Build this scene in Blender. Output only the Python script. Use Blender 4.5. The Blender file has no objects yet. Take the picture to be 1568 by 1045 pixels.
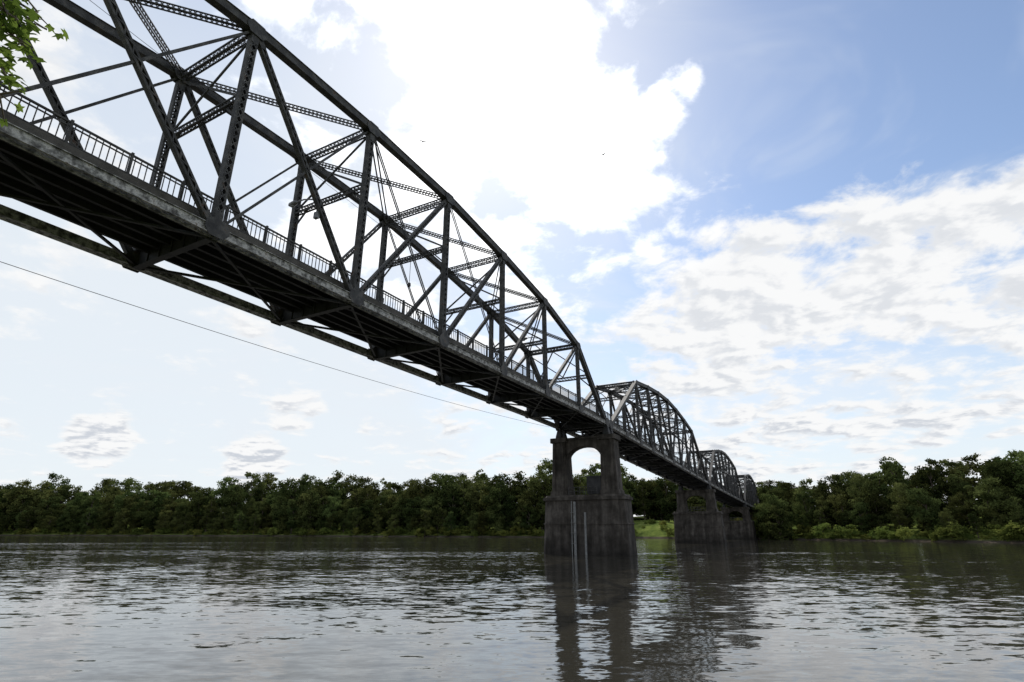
import bpy, math, random
import numpy as np
from mathutils import Vector, noise as mnoise
random.seed(7); rng=np.random.default_rng(7)
scene=bpy.context.scene
CAMZ=2.8
TH=math.radians(28.8)
Dx,Dy=math.sin(TH),math.cos(TH)
Lx,Ly=math.cos(TH),-math.sin(TH)
DV=Vector((Dx,Dy,0)); LV=Vector((Lx,Ly,0)); UP=Vector((0,0,1))
def P(lat,s,z): return Vector((lat*Lx+s*Dx, lat*Ly+s*Dy, z+CAMZ))
def lerp_tab(t,xs,ys): return float(np.interp(t,xs,ys))

# ------------------------------------------------------------ materials
def newmat(name):
    m=bpy.data.materials.new(name); m.use_nodes=True
    nt=m.node_tree; b=nt.nodes['Principled BSDF']
    return m,nt,b
def N(nt,t,**k):
    n=nt.nodes.new(t)
    for a,v in k.items(): setattr(n,a,v)
    return n
def noise_node(nt,vec,scale,detail=5,rough=.6,dist=0.):
    n=N(nt,'ShaderNodeTexNoise'); n.inputs['Scale'].default_value=scale
    n.inputs['Detail'].default_value=detail; n.inputs['Roughness'].default_value=rough
    n.inputs['Distortion'].default_value=dist
    if vec: nt.links.new(vec,n.inputs['Vector'])
    return n
def ramp(nt,fac,stops):
    r=N(nt,'ShaderNodeValToRGB'); e=r.color_ramp.elements
    while len(e)<len(stops): e.new(.5)
    for i,(p,c) in enumerate(stops):
        e[i].position=p; e[i].color=(*c,1) if len(c)==3 else c
    nt.links.new(fac,r.inputs[0]); return r
def mapping(nt,scale,src='Position'):
    g=N(nt,'ShaderNodeNewGeometry'); mp=N(nt,'ShaderNodeMapping')
    mp.inputs['Scale'].default_value=scale
    nt.links.new(g.outputs['Position'],mp.inputs['Vector']); return mp.outputs[0]

def simple_noise_mat(name,stops,scale,rough=.7,metal=0.,bump=.0,bscale=8,mscale=(1,1,1),spec=.3):
    m,nt,b=newmat(name)
    v=mapping(nt,mscale); n=noise_node(nt,v,scale,6,.65)
    r=ramp(nt,n.outputs['Fac'],stops); nt.links.new(r.outputs[0],b.inputs['Base Color'])
    b.inputs['Roughness'].default_value=rough; b.inputs['Metallic'].default_value=metal
    b.inputs['Specular IOR Level'].default_value=spec
    if bump:
        n2=noise_node(nt,mapping(nt,(1,1,1)),bscale,4,.7); bp=N(nt,'ShaderNodeBump')
        bp.inputs['Strength'].default_value=bump; bp.inputs['Distance'].default_value=.03
        nt.links.new(n2.outputs['Fac'],bp.inputs['Height']); nt.links.new(bp.outputs[0],b.inputs['Normal'])
    return m
M_steel=simple_noise_mat('weathered_steel',[(.3,(.024,.023,.023)),(.5,(.050,.048,.046)),(.6,(.09,.087,.082)),(.68,(.07,.042,.028))],2.2,.65,.0,.3,6)
M_chord=simple_noise_mat('flaking_chord_paint',[(.36,(.06,.056,.052)),(.47,(.2,.195,.185)),(.58,(.46,.45,.43)),(.7,(.12,.085,.06))],3.0,.7,.0,.4,9)
M_deck=simple_noise_mat('deck_concrete',[(.3,(.05,.046,.04)),(.7,(.12,.11,.1))],1.2,.9,0,.4,5)
M_under=simple_noise_mat('floor_steel',[(.3,(.018,.018,.019)),(.7,(.048,.046,.045))],1.5,.65,0,.2,5)
M_lamp=simple_noise_mat('lamp_metal',[(.3,(.12,.12,.12)),(.7,(.2,.2,.2))],5,.4,.4)
M_cable=simple_noise_mat('cable_rubber',[(.3,(.03,.03,.03)),(.7,(.06,.06,.06))],5,.6)
M_bird=simple_noise_mat('bird_feathers',[(.3,(.04,.035,.03)),(.7,(.12,.1,.09))],12,.8)
M_pipe=simple_noise_mat('galvanised_pipe',[(.3,(.12,.12,.115)),(.7,(.26,.26,.25))],3,.5)

# pier concrete: vertical stains, damp lower band
m,nt,b=newmat('stained_concrete'); M_conc=m
n1=noise_node(nt,mapping(nt,(1,1,.14)),1.3,7,.6)
n2=noise_node(nt,mapping(nt,(1,1,1)),.7,8,.68)
mx=N(nt,'ShaderNodeMath',operation='ADD'); nt.links.new(n1.outputs['Fac'],mx.inputs[0]); nt.links.new(n2.outputs['Fac'],mx.inputs[1])
hf=N(nt,'ShaderNodeMath',operation='MULTIPLY'); hf.inputs[1].default_value=.5; nt.links.new(mx.outputs[0],hf.inputs[0])
r=ramp(nt,hf.outputs[0],[(.38,(.020,.017,.013)),(.5,(.056,.048,.040)),(.62,(.12,.105,.09))])
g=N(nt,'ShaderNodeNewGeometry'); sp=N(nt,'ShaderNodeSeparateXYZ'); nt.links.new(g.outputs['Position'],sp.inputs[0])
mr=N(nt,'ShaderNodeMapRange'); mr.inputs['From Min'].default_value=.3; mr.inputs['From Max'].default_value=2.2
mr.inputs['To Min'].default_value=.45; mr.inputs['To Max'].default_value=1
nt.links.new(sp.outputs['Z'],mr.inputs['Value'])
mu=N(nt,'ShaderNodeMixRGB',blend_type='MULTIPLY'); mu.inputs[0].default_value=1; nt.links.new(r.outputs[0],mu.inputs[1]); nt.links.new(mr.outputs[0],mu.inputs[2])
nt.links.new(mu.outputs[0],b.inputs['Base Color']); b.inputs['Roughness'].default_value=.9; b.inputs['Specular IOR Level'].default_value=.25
bp=N(nt,'ShaderNodeBump'); bp.inputs['Strength'].default_value=.35; bp.inputs['Distance'].default_value=.04
nt.links.new(n2.outputs['Fac'],bp.inputs['Height']); nt.links.new(bp.outputs[0],b.inputs['Normal'])

def leaf_mat(name,dark,light,trans,scale,rnd=.35):
    m=bpy.data.materials.new(name); m.use_nodes=True; nt=m.node_tree; nt.nodes.clear()
    o=N(nt,'ShaderNodeOutputMaterial')
    n=noise_node(nt,mapping(nt,(1,1,1)),scale,2,.7)
    r=ramp(nt,n.outputs['Fac'],[(.35,dark),(.65,light)])
    oi=N(nt,'ShaderNodeObjectInfo'); hs=N(nt,'ShaderNodeHueSaturation')
    a=N(nt,'ShaderNodeMapRange'); a.inputs['To Min'].default_value=.47; a.inputs['To Max'].default_value=.525
    c=N(nt,'ShaderNodeMapRange'); c.inputs['To Min'].default_value=1-rnd; c.inputs['To Max'].default_value=1+rnd
    nt.links.new(oi.outputs['Random'],a.inputs[0])
    ml=N(nt,'ShaderNodeMath',operation='MULTIPLY'); ml.inputs[1].default_value=7.31
    fr=N(nt,'ShaderNodeMath',operation='FRACT'); nt.links.new(oi.outputs['Random'],ml.inputs[0]); nt.links.new(ml.outputs[0],fr.inputs[0])
    nt.links.new(fr.outputs[0],c.inputs[0])
    nt.links.new(a.outputs[0],hs.inputs['Hue']); nt.links.new(c.outputs[0],hs.inputs['Value']); nt.links.new(r.outputs[0],hs.inputs['Color'])
    df=N(nt,'ShaderNodeBsdfDiffuse'); tr=N(nt,'ShaderNodeBsdfTranslucent'); mi=N(nt,'ShaderNodeMixShader')
    mi.inputs[0].default_value=trans
    nt.links.new(hs.outputs[0],df.inputs[0]); nt.links.new(hs.outputs[0],tr.inputs[0])
    nt.links.new(df.outputs[0],mi.inputs[1]); nt.links.new(tr.outputs[0],mi.inputs[2]); nt.links.new(mi.outputs[0],o.inputs[0])
    return m
M_leaf=leaf_mat('tree_foliage',(.036,.050,.016),(.12,.142,.045),.36,.22,.45)
M_bush=leaf_mat('bush_foliage',(.08,.105,.025),(.23,.25,.06),.4,.3)
M_nleaf=leaf_mat('maple_leaves',(.06,.12,.02),(.13,.23,.04),.6,3,.0)
M_bark=simple_noise_mat('bark',[(.3,(.06,.045,.035)),(.7,(.16,.13,.1))],2,.9,0,.5,6,(1,1,.2))

# ------------------------------------------------------------ mesh builder
class MB:
    def __init__(s): s.v=[]; s.f=[]
    def box(s,p0,p1,w,h,n):
        d=p1-p0
        if d.length<1e-6: return
        d=d.normalized(); a=d.cross(n)
        if a.length<1e-4: a=d.orthogonal()
        a.normalize(); c=a.cross(d).normalized()
        a=a*(w/2); c=c*(h/2); i=len(s.v)
        for q in (p0,p1):
            s.v+= [tuple(q-a-c),tuple(q+a-c),tuple(q+a+c),tuple(q-a+c)]
        s.f+=[(i,i+1,i+2,i+3)[::-1],(i+4,i+5,i+6,i+7),(i,i+1,i+5,i+4),(i+1,i+2,i+6,i+5),(i+2,i+3,i+7,i+6),(i+3,i,i+4,i+7)]
    def prism(s,bot,top):
        i=len(s.v); k=len(bot)
        s.v+=[tuple(p) for p in bot]+[tuple(p) for p in top]
        s.f.append(tuple(range(i+k-1,i-1,-1))); s.f.append(tuple(range(i+k,i+2*k)))
        for j in range(k):
            j2=(j+1)%k; s.f.append((i+j,i+j2,i+k+j2,i+k+j))
    def tube(s,pts,rads,seg=8):
        base=len(s.v)
        for k,p in enumerate(pts):
            d=(pts[min(k+1,len(pts)-1)]-pts[max(k-1,0)]).normalized()
            a=d.orthogonal().normalized() if abs(d.z)<.9 else d.cross(Vector((0,1,0))).normalized()
            c=d.cross(a)
            for j in range(seg):
                t=2*math.pi*j/seg; s.v.append(tuple(p+(a*math.cos(t)+c*math.sin(t))*rads[k]))
        for k in range(len(pts)-1):
            for j in range(seg):
                j2=(j+1)%seg
                s.f.append((base+k*seg+j,base+k*seg+j2,base+(k+1)*seg+j2,base+(k+1)*seg+j))
        s.f.append(tuple(base+j for j in range(seg))[::-1]); e=base+(len(pts)-1)*seg
        s.f.append(tuple(e+j for j in range(seg)))
    def obj(s,name,mat,parent=None,smooth=False):
        me=bpy.data.meshes.new(name); me.from_pydata(s.v,[],s.f); me.update()
        me.materials.append(mat)
        if smooth:
            for p in me.polygons: p.use_smooth=True
        o=bpy.data.objects.new(name,me); scene.collection.objects.link(o)
        if parent: o.parent=parent
        return o
def empty(name):
    e=bpy.data.objects.new(name,None); scene.collection.objects.link(e); return e

# ------------------------------------------------------------ member types
def laced(mb,p0,p1,n,W,D,pitch=1.0,xlace=False,bar=.06):
    d=(p1-p0); L=d.length; d=d.normalized(); t=n.cross(d).normalized(); n2=d.cross(t).normalized()
    for sg in (-1,1):
        o=t*(sg*(W/2-.015))
        mb.box(p0+o,p1+o,.03,D,n2)
        for sn in (-1,1):
            oo=t*(sg*(W/2-.06))+n2*(sn*(D/2-.012))
            mb.box(p0+oo,p1+oo,.10,.02,n2)
    k=max(2,int(L/(W*pitch))); st=d*(L/k)
    for sn in (-1,1):
        off=n2*(sn*(D/2+.006))
        for i in range(k):
            a=p0+st*i; c=a+st; sg=1 if i%2 else -1
            mb.box(a+t*(sg*(W/2-.05))+off,c-t*(sg*(W/2-.05))+off,bar,.012,n2)
            if xlace: mb.box(a-t*(sg*(W/2-.05))+off*1.02,c+t*(sg*(W/2-.05))+off*1.02,bar,.012,n2)
        for q in (.0,1.):
            c0=p0+d*(L*q)+(d*.0 if q==0 else -d*1.0)
            mb.box(c0+off*1.05,c0+d*1.0+off*1.05,W*.98,.012,n2)
def lattice4(mb,p0,p1,n,W,D,ratio=1.,bar=.045,ang=.08,topface=True):
    d=(p1-p0); L=d.length; d=d.normalized(); t=n.cross(d).normalized(); n2=d.cross(t).normalized()
    for a in (-1,1):
        for c in (-1,1):
            o=t*(a*W/2)+n2*(c*D/2); mb.box(p0+o,p1+o,ang,ang,n2)
    def lace(u,U,v,V):
        k=max(2,int(L/(2*U*ratio))); st=d*(L/k)
        for sv in (-1,1):
            for i in range(k):
                a=p0+st*i+v*(sv*V); c=a+st; sg=1 if i%2 else -1
                mb.box(a+u*(sg*U),c-u*(sg*U),bar,.012,v)
                mb.box(a-u*(sg*U)+v*.013,c+u*(sg*U)+v*.013,bar,.012,v)
    lace(n2,D/2,t,W/2)
    if topface: lace(t,W/2,n2,D/2)
def solidbox(mb,p0,p1,n,W,D):
    d=(p1-p0).normalized()
    mb.box(p0,p1,W,D,n)
    t=d.cross(n).normalized()
    if t.z<0: t=-t
    mb.box(p0+t*(W/2+.012),p1+t*(W/2+.012),.022,D+.12,n)
def gusset(mb,p,n,D,rx,rz,dz=0):
    for sg in (-1,1):
        c=p+n*(sg*(D/2+.03))+UP*dz
        pts=[(-rx,-.3*rz),(-rx*.6,-rz),(rx*.6,-rz),(rx,-.3*rz),(rx,.3*rz),(rx*.6,rz),(-rx*.6,rz),(-rx,.3*rz)]
        bot=[c+DV*a+UP*b_ for a,b_ in pts]; top=[q+n*(sg*.016) for q in bot]
        mb.prism(bot,top)

SX=[-60,60,67,138,204,260]; SZ=[13.2,13.2,13.12,10.6,8.85,7.6]
def zb(s): return lerp_tab(s,SX,SZ)
NEAR,FAR=-23.0,-29.6
bridge=empty('truss_bridge')

def build_span(idx,s0,s1,npan,heights,first_top,counters,dens,xl):
    pl=(s1-s0)/npan
    S=[s0+pl*i for i in range(npan+1)]
    B={};T={}
    mt=MB(); mc=MB(); ml=MB()
    for side,lat in enumerate((NEAR,FAR)):
        b=[P(lat,s,zb(s)) for s in S]; t={i:P(lat,S[i],zb(S[i])+h) for i,h in heights.items()}
        B[side]=b;T[side]=t
        for i in range(npan):
            for sg in (-1,1):
                o=LV*(sg*.17)
                mc.box(b[i]+o,b[i+1]+o,.46,.03,LV)
                for e in (-1,1): mc.box(b[i]+LV*(sg*.215)+UP*(e*.215),b[i+1]+LV*(sg*.215)+UP*(e*.215),.03,.10,LV)
            k=int(pl/.42); st=(b[i+1]-b[i])/k
            for j in range(k):
                sg=1 if j%2 else -1
                for e in (-1,1):
                    mc.box(b[i]+st*j+LV*(.15*sg)+UP*(e*.2),b[i]+st*(j+1)-LV*(.15*sg)+UP*(e*.2),.07,.012,UP)
        ti=sorted(t)
        solidbox(mt,b[0],t[ti[0]],LV,.48,.46); solidbox(mt,b[-1],t[ti[-1]],LV,.48,.46)
        for a,c in zip(ti[:-1],ti[1:]): solidbox(mt,t[a],t[c],LV,.48,.46)
        for i in ti:
            laced(mt,b[i],t[i],LV,.42,.36,dens,xl)
            gusset(mt,t[i],LV,.46,.62,.42,-.08)
        for i in range(1,npan):
            gusset(mt,b[i],LV,.48,.6,.45,.12)
        for q in (0,npan): gusset(mt,b[q],LV,.48,.7,.55,.1)
        mid=npan/2
        for i in ti:
            if i<mid:
                laced(mt,t[i],b[i+1],LV,.34,.28,dens*1.1,False)
            if i>mid:
                laced(mt,t[i],b[i-1],LV,.34,.28,dens*1.1,False)
        for (a,c) in counters:
            mt.box(t[a]+LV*.07,b[c]+LV*.07,.12,.03,LV); mt.box(t[a]-LV*.07,b[c]-LV*.07,.12,.03,LV)
        if first_top==2:
            for e,i1,i2 in ((0,1,2),(npan,npan-1,npan-2)):
                m_=(b[e]+t[i2])/2
                laced(mt,b[i1],m_,LV,.26,.24,dens,False)
                laced(mt,m_,b[i2],LV,.26,.24,dens,False)
            for i in ti:
                m_=(b[i]+t[i])/2
                if i+1 in t:
                    m2=(b[i+1]+t[i+1])/2
                    laced(mt,m_,m2,LV,.18,.2,dens*1.3,False)
                    if i<mid: mt.box(t[i+1],m_,.12,.1,LV)
                    else: mt.box(t[i],m2,.12,.1,LV)
    tn,tf=T[0],T[1]; ti=sorted(tn)
    for i in ti:
        lattice4(ml,tn[i]-UP*.1,tf[i]-UP*.1,UP,.30,.42,1.)
        h=heights[i]
        drop=min(4.6,h-5.6)
        ed=i in (ti[0],ti[-1])
        if not ed:
            pn,pf=tn[i]-UP*drop,tf[i]-UP*drop
            lattice4(ml,pn,pf,UP,.26,.32,1.)
            for (q,w) in ((tn[i]-UP*.35,pf+UP*.1),(tf[i]-UP*.35,pn+UP*.1)):
                ml.box(q,w,.13,.09,DV)
            ml.box(pn-UP*1.3,pn+(pf-pn)*.2,.1,.1,DV); ml.box(pf-UP*1.3,pf+(pn-pf)*.2,.1,.1,DV)
    for a,c in zip(ti[:-1],ti[1:]):
        lattice4(ml,tn[a],tf[c],UP,.28,.22,1.1,.04,.06,False)
        lattice4(ml,tf[a]-UP*.02,tn[c]-UP*.02,UP,.28,.22,1.1,.04,.06,False)
    for e,i in ((0,ti[0]),(npan,ti[-1])):
        for fr in (1.,.62):
            a=B[0][e]+(T[0][i]-B[0][e])*fr; c=B[1][e]+(T[1][i]-B[1][e])*fr
            lattice4(ml,a,c,UP,.3,.4,1.)
        a1=B[0][e]+(T[0][i]-B[0][e])*.97; a2=B[0][e]+(T[0][i]-B[0][e])*.65
        c1=B[1][e]+(T[1][i]-B[1][e])*.97; c2=B[1][e]+(T[1][i]-B[1][e])*.65
        mp=(a2+c2)/2; mq=(a1+c1)/2
        for q,w in ((a1,mp),(c1,mp),(a2,mq),(c2,mq)): ml.box(q,w,.12,.1,DV)
        kn=B[0][e]+(T[0][i]-B[0][e])*.46; kf=B[1][e]+(T[1][i]-B[1][e])*.46
        ml.box(kn,a2+(c2-a2)*.22,.14,.1,DV); ml.box(kf,c2+(a2-c2)*.22,.14,.1,DV)
    fb=MB()
    for s in S:
        z=zb(s)
        a,c=P(NEAR-.2,s,z+.15),P(FAR+.2,s,z+.15)
        fb.box(a,c,.03,1.0,UP)
        for e in (-.5,.5): fb.box(a+UP*e,c+UP*e,.34,.03,UP)
        for kk in range(1,6):
            q=a+(c-a)*(kk/6); fb.box(q-UP*.48,q+UP*.48,.10,.16,DV)
    for i in range(npan):
        for k,lat in enumerate(np.linspace(-23.95,-28.35,6)):
            a=P(lat,S[i],zb(S[i])+.44); c=P(lat,S[i+1],zb(S[i+1])+.44)
            fb.box(a,c,.02,.34,UP)
            for e in (-.165,.165): fb.box(a+UP*e,c+UP*e,.18,.022,UP)
        for lat0,lat1 in ((NEAR-.25,FAR+.25),(FAR+.25,NEAR-.25)):
            dz=-.22 if lat0>lat1 else -.25
            a=P(lat0,S[i],zb(S[i])+dz); c=P(lat1,S[i+1],zb(S[i+1])+dz)
            fb.box(a,c,.14,.02,UP); fb.box(a+UP*.07,c+UP*.07,.02,.12,UP)
    mt.obj('span%d_truss_members'%idx,M_steel,bridge)
    mc.obj('span%d_bottom_chords'%idx,M_chord,bridge)
    ml.obj('span%d_top_bracing'%idx,M_steel,bridge)
    fb.obj('span%d_floor_beams'%idx,M_under,bridge)
    return S,B,T

h1={1:7.9,2:10.2,3:11.5,4:12.5,5:12.7,6:12.5,7:11.5,8:10.2,9:7.9}
build_span(1,-23.4,67.1,10,h1,1,[(5,4),(5,6),(4,3),(6,7)],1.0,True)
h2={2:9.6,3:10.6,4:11.3,5:11.6,6:11.3,7:10.6,8:9.6}
build_span(2,68.6,138.2,10,h2,2,[(5,4),(5,6)],1.4,False)
build_span(3,139.6,203.6,10,h2,2,[(5,4),(5,6)],1.6,False)
build_span(4,205.0,257.0,10,h2,2,[(5,4),(5,6)],1.8,False)
def deck_strip(s0,s1,step,name):
    mb=MB(); ss=np.arange(s0,s1+.01,step)
    for a,c in zip(ss[:-1],ss[1:]):
        za,zc=zb(a),zb(c)
        mb.box(P(-26.3,a,za+.74),P(-26.3,c,zc+.74),5.5,.2,UP)
        for lat in (-23.66,-28.94):
            mb.box(P(lat,a,za+.84),P(lat,c,zc+.84),.24,.36,UP)
    mb.obj(name,M_deck,bridge)
deck_strip(-80,282,1.0*6.03,'deck_slab')
rl=MB()
for lat in (-23.6,-29.0):
    s=-60.0
    while s<255:
        e=s+.25; z=zb(s)+1.0
        rl.box(P(lat,s,z+.08),P(lat,s,z+.98),.035,.035,LV)
        if abs((s/2.25)-round(s/2.25))<.05:
            rl.box(P(lat,s+.1,z-.02),P(lat,s+.1,z+1.12),.10,.10,LV)
        s=e
    for a in np.arange(-60,255,5.):
        for hh,w in ((.08,.06),(.82,.05),(1.0,.08)):
            rl.box(P(lat,a,zb(a)+1.0+hh),P(lat,a+5,zb(a+5)+1.0+hh),w,w,UP)
rl.obj('railings',M_steel,bridge)
cp=MB()
for a in np.arange(-60,250,5.): cp.tube([P(-23.85,a,zb(a)+.12),P(-23.85,a+5,zb(a+5)+.12)],[.06,.06],6)
cp.obj('conduit',M_under,bridge)

# ------------------------------------------------------------ piers
def chamf(latc,s,z,hl,hs,ch):
    pts=[(-hl,-hs+ch),(-hl+ch,-hs),(hl-ch,-hs),(hl,-hs+ch),(hl,hs-ch),(hl-ch,hs),(-hl+ch,hs),(-hl,hs-ch)]
    return [P(latc+a,s+b_,z) for a,b_ in pts]
def pier(s,first=False):
    root=empty('bridge_pier')
    zt=zb(s)-1.45; W=-CAMZ; zbse=4.1
    if zt-zbse<4: zbse=zt-4.4
    mb=MB(); C=-26.3
    mb.prism(chamf(C,s,W-4,5.75,2.15,.5),chamf(C,s,zbse-.5,5.3,1.8,.45))
    mb.prism(chamf(C,s,zbse-.5,5.5,2.0,.45),chamf(C,s,zbse-.15,5.5,2.0,.45))
    mb.prism(chamf(C,s,zbse-.15,5.3,1.8,.4),chamf(C,s,zbse+.12,5.2,1.7,.4))
    zl=zbse-3.4; mb.prism(chamf(C,s,zl,5.53,1.98,.47),chamf(C,s,zl+.16,5.52,1.97,.47))
    for cc in (-22.95,-29.65):
        mb.prism(chamf(cc,s,zbse+.12,1.25,1.35,.12),chamf(cc,s,zbse+.7,1.2,1.3,.12))
        mb.prism(chamf(cc,s,zbse+.7,1.08,1.2,.12),chamf(cc,s,zt-.6,.9,1.05,.12))
        mb.prism(chamf(cc,s,zt-.6,1.15,1.3,.12),chamf(cc,s,zt,1.15,1.3,.12))
        for sg in (-1,1):
            mb.prism(chamf(cc+sg*.62,s,zbse+.7,.16,1.3,.05),chamf(cc+sg*.52,s,zt-.6,.16,1.15,.05))
    x0,x1=-28.75,-23.85; r=(x1-x0)/2; cx=(x0+x1)/2; rise=1.7; ztop=zt-.3; zsp=ztop-.95-rise
    n=14; prof=[(x0-.1,ztop),(x0-.1,zsp)]
    for k in range(n+1):
        t=math.pi*(1-k/n); prof.append((cx+r*math.cos(t),zsp+rise*math.sin(t)))
    prof+=[(x1+.1,zsp),(x1+.1,ztop)]
    for k in range(2,len(prof)-3):
        (a,za),(c,zc)=prof[k],prof[k+1]
        bot=[P(a,s-.8,za),P(c,s-.8,zc),P(c,s+.8,zc),P(a,s+.8,za)]
        top=[P(a,s-.8,ztop),P(c,s-.8,ztop),P(c,s+.8,ztop),P(a,s+.8,ztop)]
        mb.prism(bot,top)
    mb.prism(chamf(cx,s,ztop+.01,2.45,.95,.05),chamf(cx,s,ztop+.25,2.45,.95,.05))
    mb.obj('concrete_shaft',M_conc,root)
    be=MB()
    for cc in (NEAR,FAR):
        for ds in (-.7,.7):
            zz=zb(s)-.23
            be.prism(chamf(cc,s+ds,zt,.42,.42,.05),chamf(cc,s+ds,zt+.25,.42,.42,.05))
            be.prism(chamf(cc,s+ds,zt+.25,.40,.42,.05),chamf(cc,s+ds,zz,.22,.16,.03))
    be.obj('bearings',M_under,root)
    ra=MB()
    for ss in (s-1.5,s+1.5):
        for a in np.linspace(-28.2,-24.4,6): ra.box(P(a,ss,zbse+.1),P(a,ss,zbse+1.1),.06,.06,LV)
        for hh in (.6,1.1): ra.box(P(-28.2,ss,zbse+hh),P(-24.4,ss,zbse+hh),.06,.06,UP)
    ra.obj('ledge_railing',M_steel,root)
    if first:
        ga=MB()
        f=s-2.02
        ga.box(P(-27.3,f-.12,W-1),P(-27.3,f+.12,zbse-.7),.30,.16,DV)
        ga.box(P(-25.9,f-.16,W-1),P(-25.9,f+.0,zbse-2.0),.24,.14,DV)
        ga.tube([P(-27.7,f-.2,W-1),P(-27.7,f+.1,zbse-.6)],[.06,.06],8)
        for hh in np.arange(-1.5,zbse-1,1.2): ga.box(P(-27.8,f-.12,hh),P(-27.2,f-.12,hh),.06,.2,DV)
        ga.obj('river_gauge_pipes',M_pipe,root)
        ub=MB()
        ub.prism(chamf(-24.9,s-.6,zbse+.25,.95,.6,.04),chamf(-24.9,s-.6,zbse+2.3,.95,.6,.04))
        ub.prism(chamf(-24.9,s-.6,zbse+2.3,1.05,.7,.04),chamf(-24.9,s-.6,zbse+2.42,1.0,.65,.04))
        for a in (-25.6,-24.2): ub.box(P(a,s-.6,zbse+.1),P(a,s-.6,zbse+.3),.15,.9,DV)
        ub.obj('equipment_cabinet',M_under,root)
    return root
pier(67.85,True); pier(138.9); pier(204.3); pier(-24.2)
ab=MB()
for s in (258.5,):
    ab.prism(chamf(-26.3,s,-3,4.5,1.8,.1),chamf(-26.3,s,zb(s)-.3,4.2,1.5,.1))
ab.prism(chamf(-26.3,-60,-3,4.5,1.8,.1),chamf(-26.3,-60,zb(-60)+.35,4.2,1.5,.1))
ab.obj('bridge_abutment',M_conc)

# ------------------------------------------------------------ street lamps
def street_lamp(lat,s,z):
    root=empty('street_lamp')
    mb=MB(); a=P(lat-.15,s,z)
    pts=[a+UP*(-.9),a,a-LV*.5+UP*.45,a-LV*1.3+UP*.7,a-LV*1.9+UP*.72]
    mb.tube(pts,[.06,.06,.05,.045,.04],8)
    mb.box(a-UP*1.0,a-UP*.6,.2,.3,LV)
    mb.obj('bracket_arm',M_lamp,root)
    hd=MB(); c=a-LV*1.85+UP*.7
    hd.tube([c,c-LV*.12,c-LV*.35,c-LV*.65,c-LV*.8],[.06,.12,.17,.14,.04],10)
    hd.obj('lamp_head',M_lamp,root,True)
    ln=MB(); q=c-LV*.42-UP*.14
    ln.tube([q,q-UP*.08,q-UP*.12],[.13,.1,.03],10)
    ln.obj('lamp_lens',M_pipe,root,True)
street_lamp(NEAR,18.5,zb(0)+4.9)
street_lamp(NEAR,48.9,zb(49)+5.6)
street_lamp(FAR+.4,31,zb(31)+5.6)
street_lamp(NEAR,96.4,zb(96)+5.0)
nl=MB(); q=P(-26.3,30.7,zb(31)+7.6)
nl.tube([q,q-UP*2.0],[.02,.02],6); nl.tube([q-UP*2.0,q-UP*2.05,q-UP*2.3,q-UP*2.4],[.03,.12,.14,.05],8)
nl.obj('hanging_signal_light',M_cable)

# ------------------------------------------------------------ cables
def cable(name,p0,p1,sag,r):
    pts=[]
    for k in range(33):
        t=k/32; pts.append(p0.lerp(p1,t)-UP*(sag*4*t*(1-t)))
    mb=MB(); mb.tube(pts,[r]*33,5); mb.obj(name,M_cable)
cable('utility_cable',P(-34.5,-30,14.2),P(-31,67,13.3),1.6,.018)
cable('utility_cable',P(-27.5,-30,27.6),P(-26.3,58,20.5),.6,.014)

# ------------------------------------------------------------ birds
def bird(pos,sc,yaw,flap):
    mb=MB(); R=Vector((math.cos(yaw),math.sin(yaw),0)); F=Vector((-math.sin(yaw),math.cos(yaw),0))
    mb.tube([pos+F*a*sc for a in (-.28,-.2,-.05,.1,.2,.26,.32)],[x*sc for x in (.05,.035,.07,.075,.045,.045,.01)],8)
    for sg in (-1,1):
        a0=pos+R*sg*.04*sc; e=pos+R*sg*.32*sc+UP*flap*sc; t=pos+R*sg*.68*sc+UP*flap*.5*sc-F*.1*sc
        mb.prism([a0+F*.1*sc,e+F*.13*sc,e-F*.06*sc,a0-F*.1*sc],[x+UP*.03*sc for x in (a0+F*.1*sc,e+F*.13*sc,e-F*.06*sc,a0-F*.1*sc)])
        mb.prism([e+F*.13*sc,t,e-F*.06*sc],[x+UP*.02*sc for x in (e+F*.13*sc,t,e-F*.06*sc)])
    mb.obj('bird',M_bird)
bird(Vector((-12.2,61,53)),.85,.3,.16)
bird(Vector((13.2,65,54)),.75,2.2,.14)

# ------------------------------------------------------------ ground
BX=[-3000,-420,-250,-100,0,45,64,81,100,115,135,180,300,600,3000]
BY=[345,345,330,290,252,226,212,193,163,140,120,100,70,40,40]
def shore(x): return lerp_tab(x,BX,BY)
def gheight(x,y):
    yb=shore(x); sl=(shore(x+2)-shore(x-2))/4; d=(y-yb)/math.sqrt(1+sl*sl)
    d+=mnoise.noise(Vector((x*.05,y*.05,0)))*3
    dn=6.5-y+ mnoise.noise(Vector((x*.1,3,0)))*1.0
    d=max(d,dn if dn>-20 else -99)
    h=float(np.interp(d,[-12,-2,0,2,6,16,40,80,160,400,2000],[-4,-.6,0,.45,1.3,2.6,3.8,9,13,17,24]))
    if dn>0 and y<20: h=min(h,1.25)
    elif d>0:
        h+=4.0*math.exp(-((x-58)/20)**2)*min(1,max(0,(d-2)/20))*(1 if d<45 else max(0,1-(d-45)/30))
    if d>0: h+=mnoise.noise(Vector((x*.15,y*.15,5)))*.25*min(1,d/4)
    return h
xs=np.concatenate([np.linspace(-3000,-520,12),np.arange(-500,-40,8.),np.arange(-40,200,3.),np.arange(200,330,10.),np.linspace(360,3000,12)])
ys=np.concatenate([np.linspace(-800,-40,8),np.arange(-30,20,2.5),np.arange(20,90,10.),np.arange(90,380,3.),np.arange(385,560,25.),np.linspace(600,3000,12)])
vv=[(x,y,gheight(x,y)) for y in ys for x in xs]; nx=len(xs)
ff=[(j*nx+i,j*nx+i+1,(j+1)*nx+i+1,(j+1)*nx+i) for j in range(len(ys)-1) for i in range(nx-1)]
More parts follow.
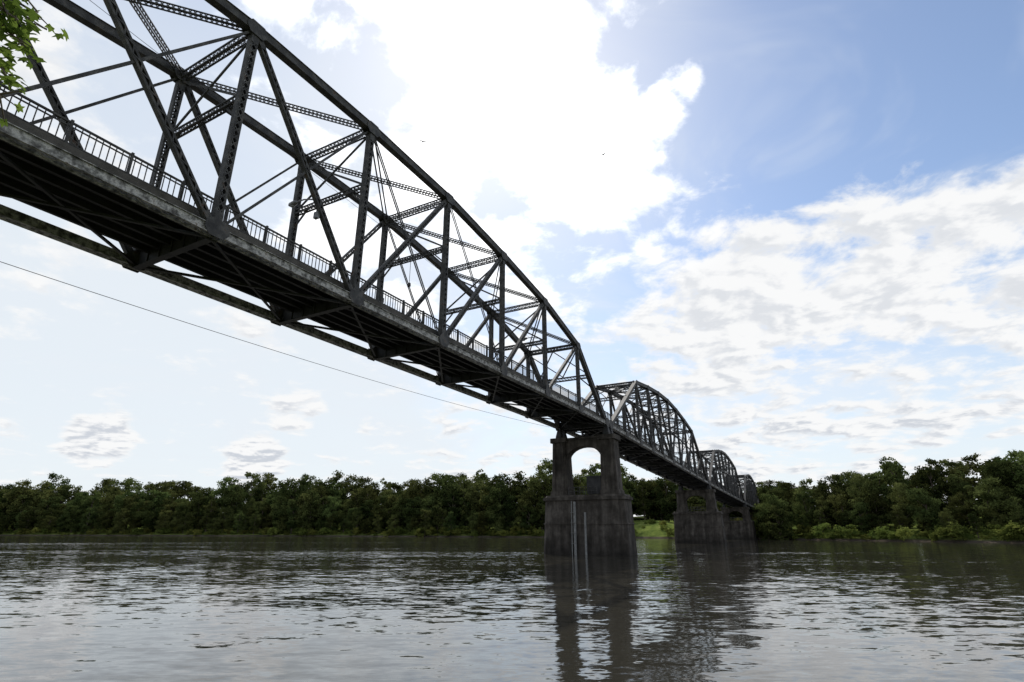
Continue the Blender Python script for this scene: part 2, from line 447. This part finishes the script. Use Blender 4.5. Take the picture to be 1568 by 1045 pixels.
me=bpy.data.meshes.new('ground'); me.from_pydata(vv,[],ff); 
for p in me.polygons: p.use_smooth=True
go=bpy.data.objects.new('ground',me); scene.collection.objects.link(go)
m,nt,b=newmat('bank_soil_and_grass')
n1=noise_node(nt,mapping(nt,(1,1,1)),.25,6,.7)
gr=ramp(nt,n1.outputs['Fac'],[(.35,(.08,.115,.03)),(.55,(.17,.21,.05)),(.7,(.26,.27,.09))])
mud=ramp(nt,n1.outputs['Fac'],[(.3,(.04,.032,.024)),(.7,(.12,.10,.08))])
g=N(nt,'ShaderNodeNewGeometry'); sp=N(nt,'ShaderNodeSeparateXYZ'); nt.links.new(g.outputs['Position'],sp.inputs[0])
mr=N(nt,'ShaderNodeMapRange'); mr.inputs['From Min'].default_value=.3; mr.inputs['From Max'].default_value=.8
nt.links.new(sp.outputs['Z'],mr.inputs['Value'])
mx=N(nt,'ShaderNodeMixRGB'); nt.links.new(mr.outputs[0],mx.inputs[0]); nt.links.new(mud.outputs[0],mx.inputs[1]); nt.links.new(gr.outputs[0],mx.inputs[2])
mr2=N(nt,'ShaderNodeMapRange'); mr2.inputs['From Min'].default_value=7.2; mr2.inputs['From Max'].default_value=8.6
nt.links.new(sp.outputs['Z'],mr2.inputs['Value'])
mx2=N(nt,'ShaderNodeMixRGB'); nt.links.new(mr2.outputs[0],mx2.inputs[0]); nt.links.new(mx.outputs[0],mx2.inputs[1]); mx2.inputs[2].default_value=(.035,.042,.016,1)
nt.links.new(mx2.outputs[0],b.inputs['Base Color']); b.inputs['Roughness'].default_value=1.; b.inputs['Specular IOR Level'].default_value=.0
bp=N(nt,'ShaderNodeBump'); bp.inputs['Distance'].default_value=.3
n3=noise_node(nt,mapping(nt,(1,1,1)),2.5,5,.7); nt.links.new(n3.outputs['Fac'],bp.inputs['Height']); nt.links.new(bp.outputs[0],b.inputs['Normal'])
me.materials.append(m)

# ------------------------------------------------------------ water
me=bpy.data.meshes.new('water'); S_=3000
me.from_pydata([(-S_,-300,0),(S_,-300,0),(S_,S_,0),(-S_,S_,0)],[],[(0,1,2,3)])
wo=bpy.data.objects.new('water',me); scene.collection.objects.link(wo)
m,nt,b=newmat('river_water'); me.materials.append(m)
b.inputs['Base Color'].default_value=(.040,.037,.028,1); b.inputs['Roughness'].default_value=.05; b.inputs['IOR'].default_value=1.5
b.inputs['Specular IOR Level'].default_value=.68
def mth(op,a,c):
    n=N(nt,'ShaderNodeMath',operation=op)
    for i,q in enumerate((a,c)):
        if isinstance(q,(int,float)): n.inputs[i].default_value=q
        else: nt.links.new(q,n.inputs[i])
    return n.outputs[0]
def vmath(op,a,c):
    n=N(nt,'ShaderNodeVectorMath',operation=op)
    for i,q in enumerate((a,c)):
        if isinstance(q,tuple): n.inputs[i].default_value=q
        else: nt.links.new(q,n.inputs[i])
    return n.outputs[0]
slope=None
for ms,sc,kx,ky in (((.55,1.35,1),1.9,.09,.185),((.6,1.2,1),6.0,.06,.11),((.35,.9,1),.5,.03,.07)):
    nn=noise_node(nt,mapping(nt,ms),sc,2,.5,.35)
    v=vmath('MULTIPLY',vmath('SUBTRACT',nn.outputs['Color'],(.5,.5,.5)),(kx,ky,0.))
    slope=v if slope is None else vmath('ADD',slope,v)
wp=noise_node(nt,mapping(nt,(.2,1,1)),.05,4,.6,.5)
wq=noise_node(nt,mapping(nt,(.18,1,1)),.016,3,.6,.8)
def mr_(v,a,c,d,e):
    n=N(nt,'ShaderNodeMapRange',interpolation_type='SMOOTHSTEP'); nt.links.new(v,n.inputs['Value'])
    for k,q in zip(('From Min','From Max','To Min','To Max'),(a,c,d,e)): n.inputs[k].default_value=q
    return n.outputs[0]
amp=mth('ADD',mr_(wp.outputs['Fac'],.36,.62,.5,1.25),mr_(wq.outputs['Fac'],.52,.64,0,1.5))
sv=N(nt,'ShaderNodeVectorMath',operation='SCALE'); nt.links.new(slope,sv.inputs[0]); nt.links.new(amp,sv.inputs['Scale'])
nrm=N(nt,'ShaderNodeVectorMath',operation='NORMALIZE'); nt.links.new(vmath('ADD',sv.outputs[0],(0,0,1)),nrm.inputs[0])
nt.links.new(nrm.outputs[0],b.inputs['Normal'])

# ------------------------------------------------------------ trees
def tree_mesh(name,seed,H=20.,cr=5.2,low=.1,nlobe=11,ncl=6,per=80,leaf=.78,trunk=True,mat=M_leaf):
    R=np.random.default_rng(seed); rr=random.Random(seed)
    mb=MB()
    if trunk:
        pts=[Vector((rr.uniform(-.3,.3)*k/4,rr.uniform(-.3,.3)*k/4,H*.78*k/6-(.6 if k==0 else 0))) for k in range(7)]
        mb.tube(pts,[.38-.05*k for k in range(7)],7)
    cl=[]
    for i in range(nlobe):
        t=(i+.5)/nlobe
        prof=math.sqrt(max(.05,1-((t-.48)/.56)**2))
        LR=cr*R.uniform(.36,.55)*(.85+.3*prof)
        a=i*2.4+R.uniform(-.5,.5); q=cr*prof*R.uniform(.3,.72)
        z=H*low+LR*.5+(H*(1-low)-LR*1.35)*t+R.uniform(-.6,.6)
        c0=np.array([q*math.cos(a),q*math.sin(a),z])
        if trunk:
            zt=max(H*.12,z-3.2); mb.tube([Vector((0,0,min(zt,H*.75))),Vector((c0[0]*.5,c0[1]*.5,(zt+z)/2)),Vector(c0)],[.16,.11,.04],5)
        for j in range(ncl):
            d=R.normal(size=3); d/=np.linalg.norm(d); d[2]=d[2]*.8+.15
            cl.append((c0+d*LR*R.uniform(.45,.9),LR*R.uniform(.30,.58)))
    nb=len(mb.v); vs=[]
    for c,r_ in cl:
        k=int(per*R.uniform(.7,1.3)*(r_/1.3)**1.6)
        d=R.normal(size=(k,3)); d/=np.linalg.norm(d,axis=1)[:,None]
        rad=r_*R.uniform(.3,1.12,size=(k,1))
        p=c+d*rad*np.array([1.15,1.15,.85])
        u=R.normal(size=(k,3)); u/=np.linalg.norm(u,axis=1)[:,None]
        w=np.cross(u,d+R.normal(size=(k,3))*.6); w/=np.linalg.norm(w,axis=1)[:,None]+1e-9
        s_=leaf*R.uniform(.5,1.15,size=(k,1))
        u*=s_*.5; w*=s_*.34
        vs.append(np.stack([p-u,p+w,p+u,p-w],1).reshape(-1,3))
    vs=np.concatenate(vs); nq=len(vs)//4
    verts=mb.v+[tuple(x) for x in vs]; faces=mb.f+[(nb+4*i,nb+4*i+1,nb+4*i+2,nb+4*i+3) for i in range(nq)]
    me=bpy.data.meshes.new(name); me.from_pydata(verts,[],faces); me.materials.append(M_bark); me.materials.append(mat)
    mi=np.zeros(len(faces),dtype=np.int32); mi[len(mb.f):]=1; me.polygons.foreach_set('material_index',mi); me.update()
    return me
protos=[tree_mesh('tree_crown_%d'%k,100+k,20,[6.2,5.2,7.,6.0,4.6,6.6,5.4,7.2][k],[.04,.1,.02,.06,.12,.03,.08,.05][k]) for k in range(8)]
bushes=[tree_mesh('bush_crown_%d'%k,200+k,4.5,3.0,.0,7,4,120,.5,False,M_bush) for k in range(4)]
forest=empty('distant_tree_line')
def inst(me,x,y,h,base,wid,name):
    o=bpy.data.objects.new(name,me); scene.collection.objects.link(o); o.parent=forest
    sz=h/base; o.location=(x,y,gheight(x,y)-.3); o.scale=(sz*wid,sz*wid,sz); o.rotation_euler=(0,0,random.uniform(0,6.28))
def Hx(x): return lerp_tab(x,[-450,-250,-100,0,60,85,110,160,300],[31,28.5,28.5,28,24,24,23,18,17])
cnt=0
for row,(off,hs,step) in enumerate([(6,.45,6.),(11,.7,6.5),(20,.9,7),(32,1.0,8),(50,1.02,10)]):
    x=-480.
    while x<300:
        sl=(shore(x+2)-shore(x-2))/4; L=math.sqrt(1+sl*sl)
        nxv,nyv=-sl/L,1/L
        o=off+random.uniform(-3,3)
        px,py=x+nxv*o,shore(x)+nyv*o
        x+=step/L*random.uniform(.75,1.25)*(1.25 if x<-150 else 1)
        lat=px*Lx+py*Ly; s=px*Dx+py*Dy
        if -35<lat<-18.5 and 185<s<262: continue
        if 36<px<76 and row<2: continue
        if 42<px<74 and row==2: continue
        if px>215 and row>2: continue
        hh=Hx(px)*hs*random.uniform(.70,1.10)*(1+.38*mnoise.noise(Vector((px*.025,py*.025,1)))); cnt+=1
        inst(random.choice(protos),px,py,hh,20,random.uniform(.8,1.15),'tree_%d'%cnt)
for k in range(60):
    s=random.uniform(262,300); lat=random.uniform(-50,-8); q=P(lat,s,0); cnt+=1
    inst(random.choice(protos),q.x,q.y,random.uniform(11,17),20,1.2,'tree_%d'%cnt)
for k in range(26):
    px=random.uniform(36,84); cnt+=1
    inst(random.choice(protos),px,shore(px)+random.uniform(42,62),random.uniform(14,20),20,1.25,'tree_%d'%cnt)
for lat,s,h in ((-16.5,197,9),(-15,202,12),(-14,206,15),(-13,196,13),(-17,210,12),(-37,222,11),(-40,216,13)):
    q=P(lat,s,0); cnt+=1; inst(random.choice(protos),q.x,q.y,h,20,1.2,'tree_%d'%cnt)
for k in range(22):
    q=P(random.uniform(-34,-19),random.uniform(212,258),0); cnt+=1
    inst(random.choice(bushes),q.x,q.y,random.uniform(3,5.5),4.5,1.3,'bush_%d'%cnt)
for k in range(9):   # scrub on the grassy bank
    px=random.uniform(44,72); cnt+=1
    inst(random.choice(bushes),px,shore(px)+random.uniform(4,22),random.uniform(.9,2.6),4.5,1.5,'bush_%d'%cnt)
x=-480.
while x<300:
    sl=(shore(x+2)-shore(x-2))/4; L=math.sqrt(1+sl*sl)
    o=random.uniform(1.5,6); px,py=x-sl/L*o,shore(x)+o/L
    x+=2.4/L*random.uniform(.5,1.6)*(1.4 if x<-100 else 1)
    lat=px*Lx+py*Ly
    if 40<px<74 and random.random()<.92: continue
    cnt+=1; inst(random.choice(bushes),px,py,random.uniform(1.4,4.8),4.5,random.uniform(.8,1.6),'bush_%d'%cnt)

def maple():
    R=random.Random(5); root=empty('maple_tree')
    mb=MB(); base=Vector((-9.2,.6,.9))
    trunk=[base,base+Vector((.1,0,1.5)),base+Vector((.25,.1,3.2)),base+Vector((.2,.2,5.2)),base+Vector((0,.3,7.5))]
    mb.tube(trunk,[.32,.26,.22,.15,.05],10)
    lf=MB()
    def leaf(p,sz):
        n=Vector((R.gauss(0,.5),R.gauss(0,.5),1+R.gauss(0,.4))).normalized()
        a=n.orthogonal().normalized(); c=n.cross(a); t=R.uniform(0,6.28)
        u=a*math.cos(t)+c*math.sin(t); w=n.cross(u)
        ang=[0,22,40,62,82,110,140,170,190,220,250,278,298,320,338]
        rad=[1,.5,.62,.85,.45,.7,.35,.3,.3,.35,.7,.45,.85,.62,.5]
        i=len(lf.v); 
        lf.v.append(tuple(p))
        for A,r_ in zip(ang,rad):
            q=math.radians(A); lf.v.append(tuple(p+(u*math.cos(q)+w*math.sin(q))*(r_*sz)-n*(.25*sz*r_*r_)))
        for k in range(15): lf.f.append((i,i+1+k,i+1+(k+1)%15))
    def branch(p0,p1,r0,n,spread,sz=.075,t0=.3):
        pts=[p0.lerp(p1,t)+Vector((R.uniform(-.08,.08)*(t<1),R.uniform(-.08,.08)*(t<1),.25*math.sin(math.pi*t))) for t in (0,.25,.5,.75,1)]
        mb.tube(pts,[r0,r0*.8,r0*.55,r0*.35,r0*.12],6)
        for k in range(n):
            t=R.uniform(t0,1.02); q=p0.lerp(p1,t)+Vector((0,0,.25*math.sin(math.pi*min(t,1))))
            e=q+Vector((R.gauss(0,spread),R.gauss(0,spread),R.gauss(-.05,spread*.7)))
            if k%3==0: mb.tube([q,e],[.008,.003],4)
            leaf(e,sz*R.uniform(.7,1.2))
    for k in range(34):
        z=R.uniform(2.6,7.4); a=R.uniform(0,6.28); q=base+Vector((.2,.2,z))
        l=R.uniform(1.6,2.8)*(1.1-.08*z)
        e=q+Vector((math.cos(a)*l,math.sin(a)*l,R.uniform(.2,1.2)))
        if e.x>-6.6: e.x=-6.6
        branch(q,e,.05,110,.35,.09)
    s0=base+Vector((.2,.2,4.2))
    m0=Vector((-5.75,3.0,7.0)); branch(s0,m0,.07,130,.22,.09)
    for tx,ty,tz,n in ((-3.72,3.15,6.3,80),(-3.80,3.2,6.05,90),(-3.64,3.2,6.5,70),(-3.84,3.2,5.88,80),(-3.85,3.25,6.75,80),(-3.8,3.1,6.5,70)):
        branch(m0,Vector((tx,ty,tz)),.03,n,.10,.065,.55)
    mb.obj('trunk_and_limbs',M_bark,root,True); lf.obj('leaves',M_nleaf,root)
maple()

# ------------------------------------------------------------ sky
SAZ,SEL=math.radians(-5.7),math.radians(46)
sunv=Vector((math.sin(SAZ)*math.cos(SEL),math.cos(SAZ)*math.cos(SEL),math.sin(SEL)))
w=bpy.data.worlds.new('World'); scene.world=w; w.use_nodes=True; nt=w.node_tree
bg=nt.nodes['Background']; bg.inputs['Strength'].default_value=1
sky=N(nt,'ShaderNodeTexSky',sky_type='NISHITA'); sky.sun_disc=False; sky.sun_elevation=SEL; sky.sun_rotation=SAZ%(2*math.pi)
sky.air_density=1.; sky.dust_density=.5; sky.ozone_density=1.8
tc=N(nt,'ShaderNodeTexCoord'); D_=tc.outputs['Generated']
sp=N(nt,'ShaderNodeSeparateXYZ'); nt.links.new(D_,sp.inputs[0])
def vm(op,a,c):
    n=N(nt,'ShaderNodeVectorMath',operation=op); nt.links.new(a,n.inputs[0])
    if isinstance(c,tuple): n.inputs[1].default_value=c
    else: nt.links.new(c,n.inputs[1])
    return n
def mapr(v,a,c,d,e,it='SMOOTHSTEP'):
    n=N(nt,'ShaderNodeMapRange',interpolation_type=it); nt.links.new(v,n.inputs['Value'])
    for k,q in zip(('From Min','From Max','To Min','To Max'),(a,c,d,e)): n.inputs[k].default_value=q
    return n.outputs[0]
def blob(az,el,rad,amp):
    az,el=math.radians(az),math.radians(el)
    c=(math.sin(az)*math.cos(el),math.cos(az)*math.cos(el),math.sin(el))
    d=vm('DOT_PRODUCT',D_,c).outputs['Value']
    return mapr(d,math.cos(math.radians(rad)),1,0,amp)
zc=mth('ADD',mth('MAXIMUM',sp.outputs['Z'],0.0),.20)
cx=N(nt,'ShaderNodeCombineXYZ'); nt.links.new(mth('DIVIDE',sp.outputs['X'],zc),cx.inputs[0]); nt.links.new(mth('DIVIDE',sp.outputs['Y'],zc),cx.inputs[1])
nA=noise_node(nt,cx.outputs[0],5.2,8,.60,.2)
off=vm('ADD',cx.outputs[0],(0.012,-.04,0)).outputs[0]
nB=noise_node(nt,off,5.2,4,.55,.2)
nL=noise_node(nt,cx.outputs[0],2.0,2,.5,.3)
tot=mth('ADD',mth('MULTIPLY',nA.outputs['Fac'],1.12),mth('MULTIPLY',mth('SUBTRACT',nL.outputs['Fac'],.55),.65))
bl=None
for q in [(-4,44,20,.10),(9,39,11,.10),(14,33,8,.12),(34,23,13,.10),(46,24,14,.15),(20,21,11,.12),(30,12,18,.06),(-30,34,24,.02),
          (42,44,24,-.30),(31,38,10,-.12),(52,37,12,-.18),(6,28.5,5,-.13),(21,30,5,-.08),(-28,10,24,-.12),(-22,44,7,-.20),(-31,32,7,-.16),
          (-37,7.2,3.4,.42),(-25,6.2,3.4,.42),(-22,11.5,3.5,.26),(25.3,43,3.6,.20),(21.3,41.3,4.0,.18),(17.7,39.1,4,.16),(27,34,5,.12)]:
    o_=blob(*q); bl=o_ if bl is None else mth('ADD',bl,o_)
cov=mth('ADD',tot,bl)
mask=mapr(cov,.46,.67,0,1)
dif=mth('SUBTRACT',nB.outputs['Fac'],nA.outputs['Fac'])
belly=mth('MULTIPLY',mapr(dif,-.05,.10,0,1),mapr(cov,.50,.72,.15,1))
# low clouds show greyer bases
low=mapr(sp.outputs['Z'],.05,.35,.85,.5)
ccol=N(nt,'ShaderNodeMixRGB'); nt.links.new(mth('MULTIPLY',belly,low),ccol.inputs[0])
ccol.inputs[1].default_value=(.95,.955,.96,1); ccol.inputs[2].default_value=(.54,.585,.66,1)
sd=vm('DOT_PRODUCT',D_,tuple(sunv)).outputs['Value']
glow=mapr(sd,math.cos(math.radians(34)),1,0,1)
gl2=mth('POWER',glow,1.8)
gs=mth('ADD',1.0,mth('MULTIPLY',gl2,1.0))
cc=N(nt,'ShaderNodeVectorMath',operation='SCALE'); nt.links.new(ccol.outputs[0],cc.inputs[0]); nt.links.new(gs,cc.inputs['Scale'])
sk=N(nt,'ShaderNodeVectorMath',operation='SCALE'); nt.links.new(sky.outputs[0],sk.inputs[0]); sk.inputs['Scale'].default_value=.15
hz=mapr(sp.outputs['Z'],.0,.50,.90,.04)
hz2=mth('MINIMUM',mth('ADD',hz,mth('ADD',blob(-45,16,46,.75),blob(-2,42,26,.36))),.93)
mh=N(nt,'ShaderNodeMixRGB'); nt.links.new(hz2,mh.inputs[0]); nt.links.new(sk.outputs[0],mh.inputs[1]); mh.inputs[2].default_value=(.82,.875,.92,1)
nv=noise_node(nt,cx.outputs[0],1.5,5,.62,1.1)
veil=mth('MULTIPLY',mapr(nv.outputs['Fac'],.42,.68,0,1),.48)
mv=N(nt,'ShaderNodeMixRGB'); nt.links.new(veil,mv.inputs[0]); nt.links.new(mh.outputs[0],mv.inputs[1]); mv.inputs[2].default_value=(.82,.87,.93,1)
mc_=N(nt,'ShaderNodeMixRGB'); nt.links.new(mask,mc_.inputs[0]); nt.links.new(mv.outputs[0],mc_.inputs[1]); nt.links.new(cc.outputs[0],mc_.inputs[2])
nt.links.new(mc_.outputs[0],bg.inputs['Color'])

sl=bpy.data.lights.new('sun','SUN'); sl.energy=2.8; sl.angle=math.radians(.6); sl.color=(1,.95,.87)
so=bpy.data.objects.new('sun',sl); scene.collection.objects.link(so); so.rotation_euler=sunv.to_track_quat('Z','Y').to_euler()

# ------------------------------------------------------------ camera
cd=bpy.data.cameras.new('camera'); cd.sensor_width=36; cd.lens=830/1568*36; cd.clip_end=8000; cd.clip_start=.05
co=bpy.data.objects.new('camera',cd); scene.collection.objects.link(co)
co.location=(0,0,CAMZ); co.rotation_euler=(math.radians(90+19.26),0,0); scene.camera=co
scene.view_settings.view_transform='Standard'; scene.view_settings.look='None'; scene.view_settings.exposure=0
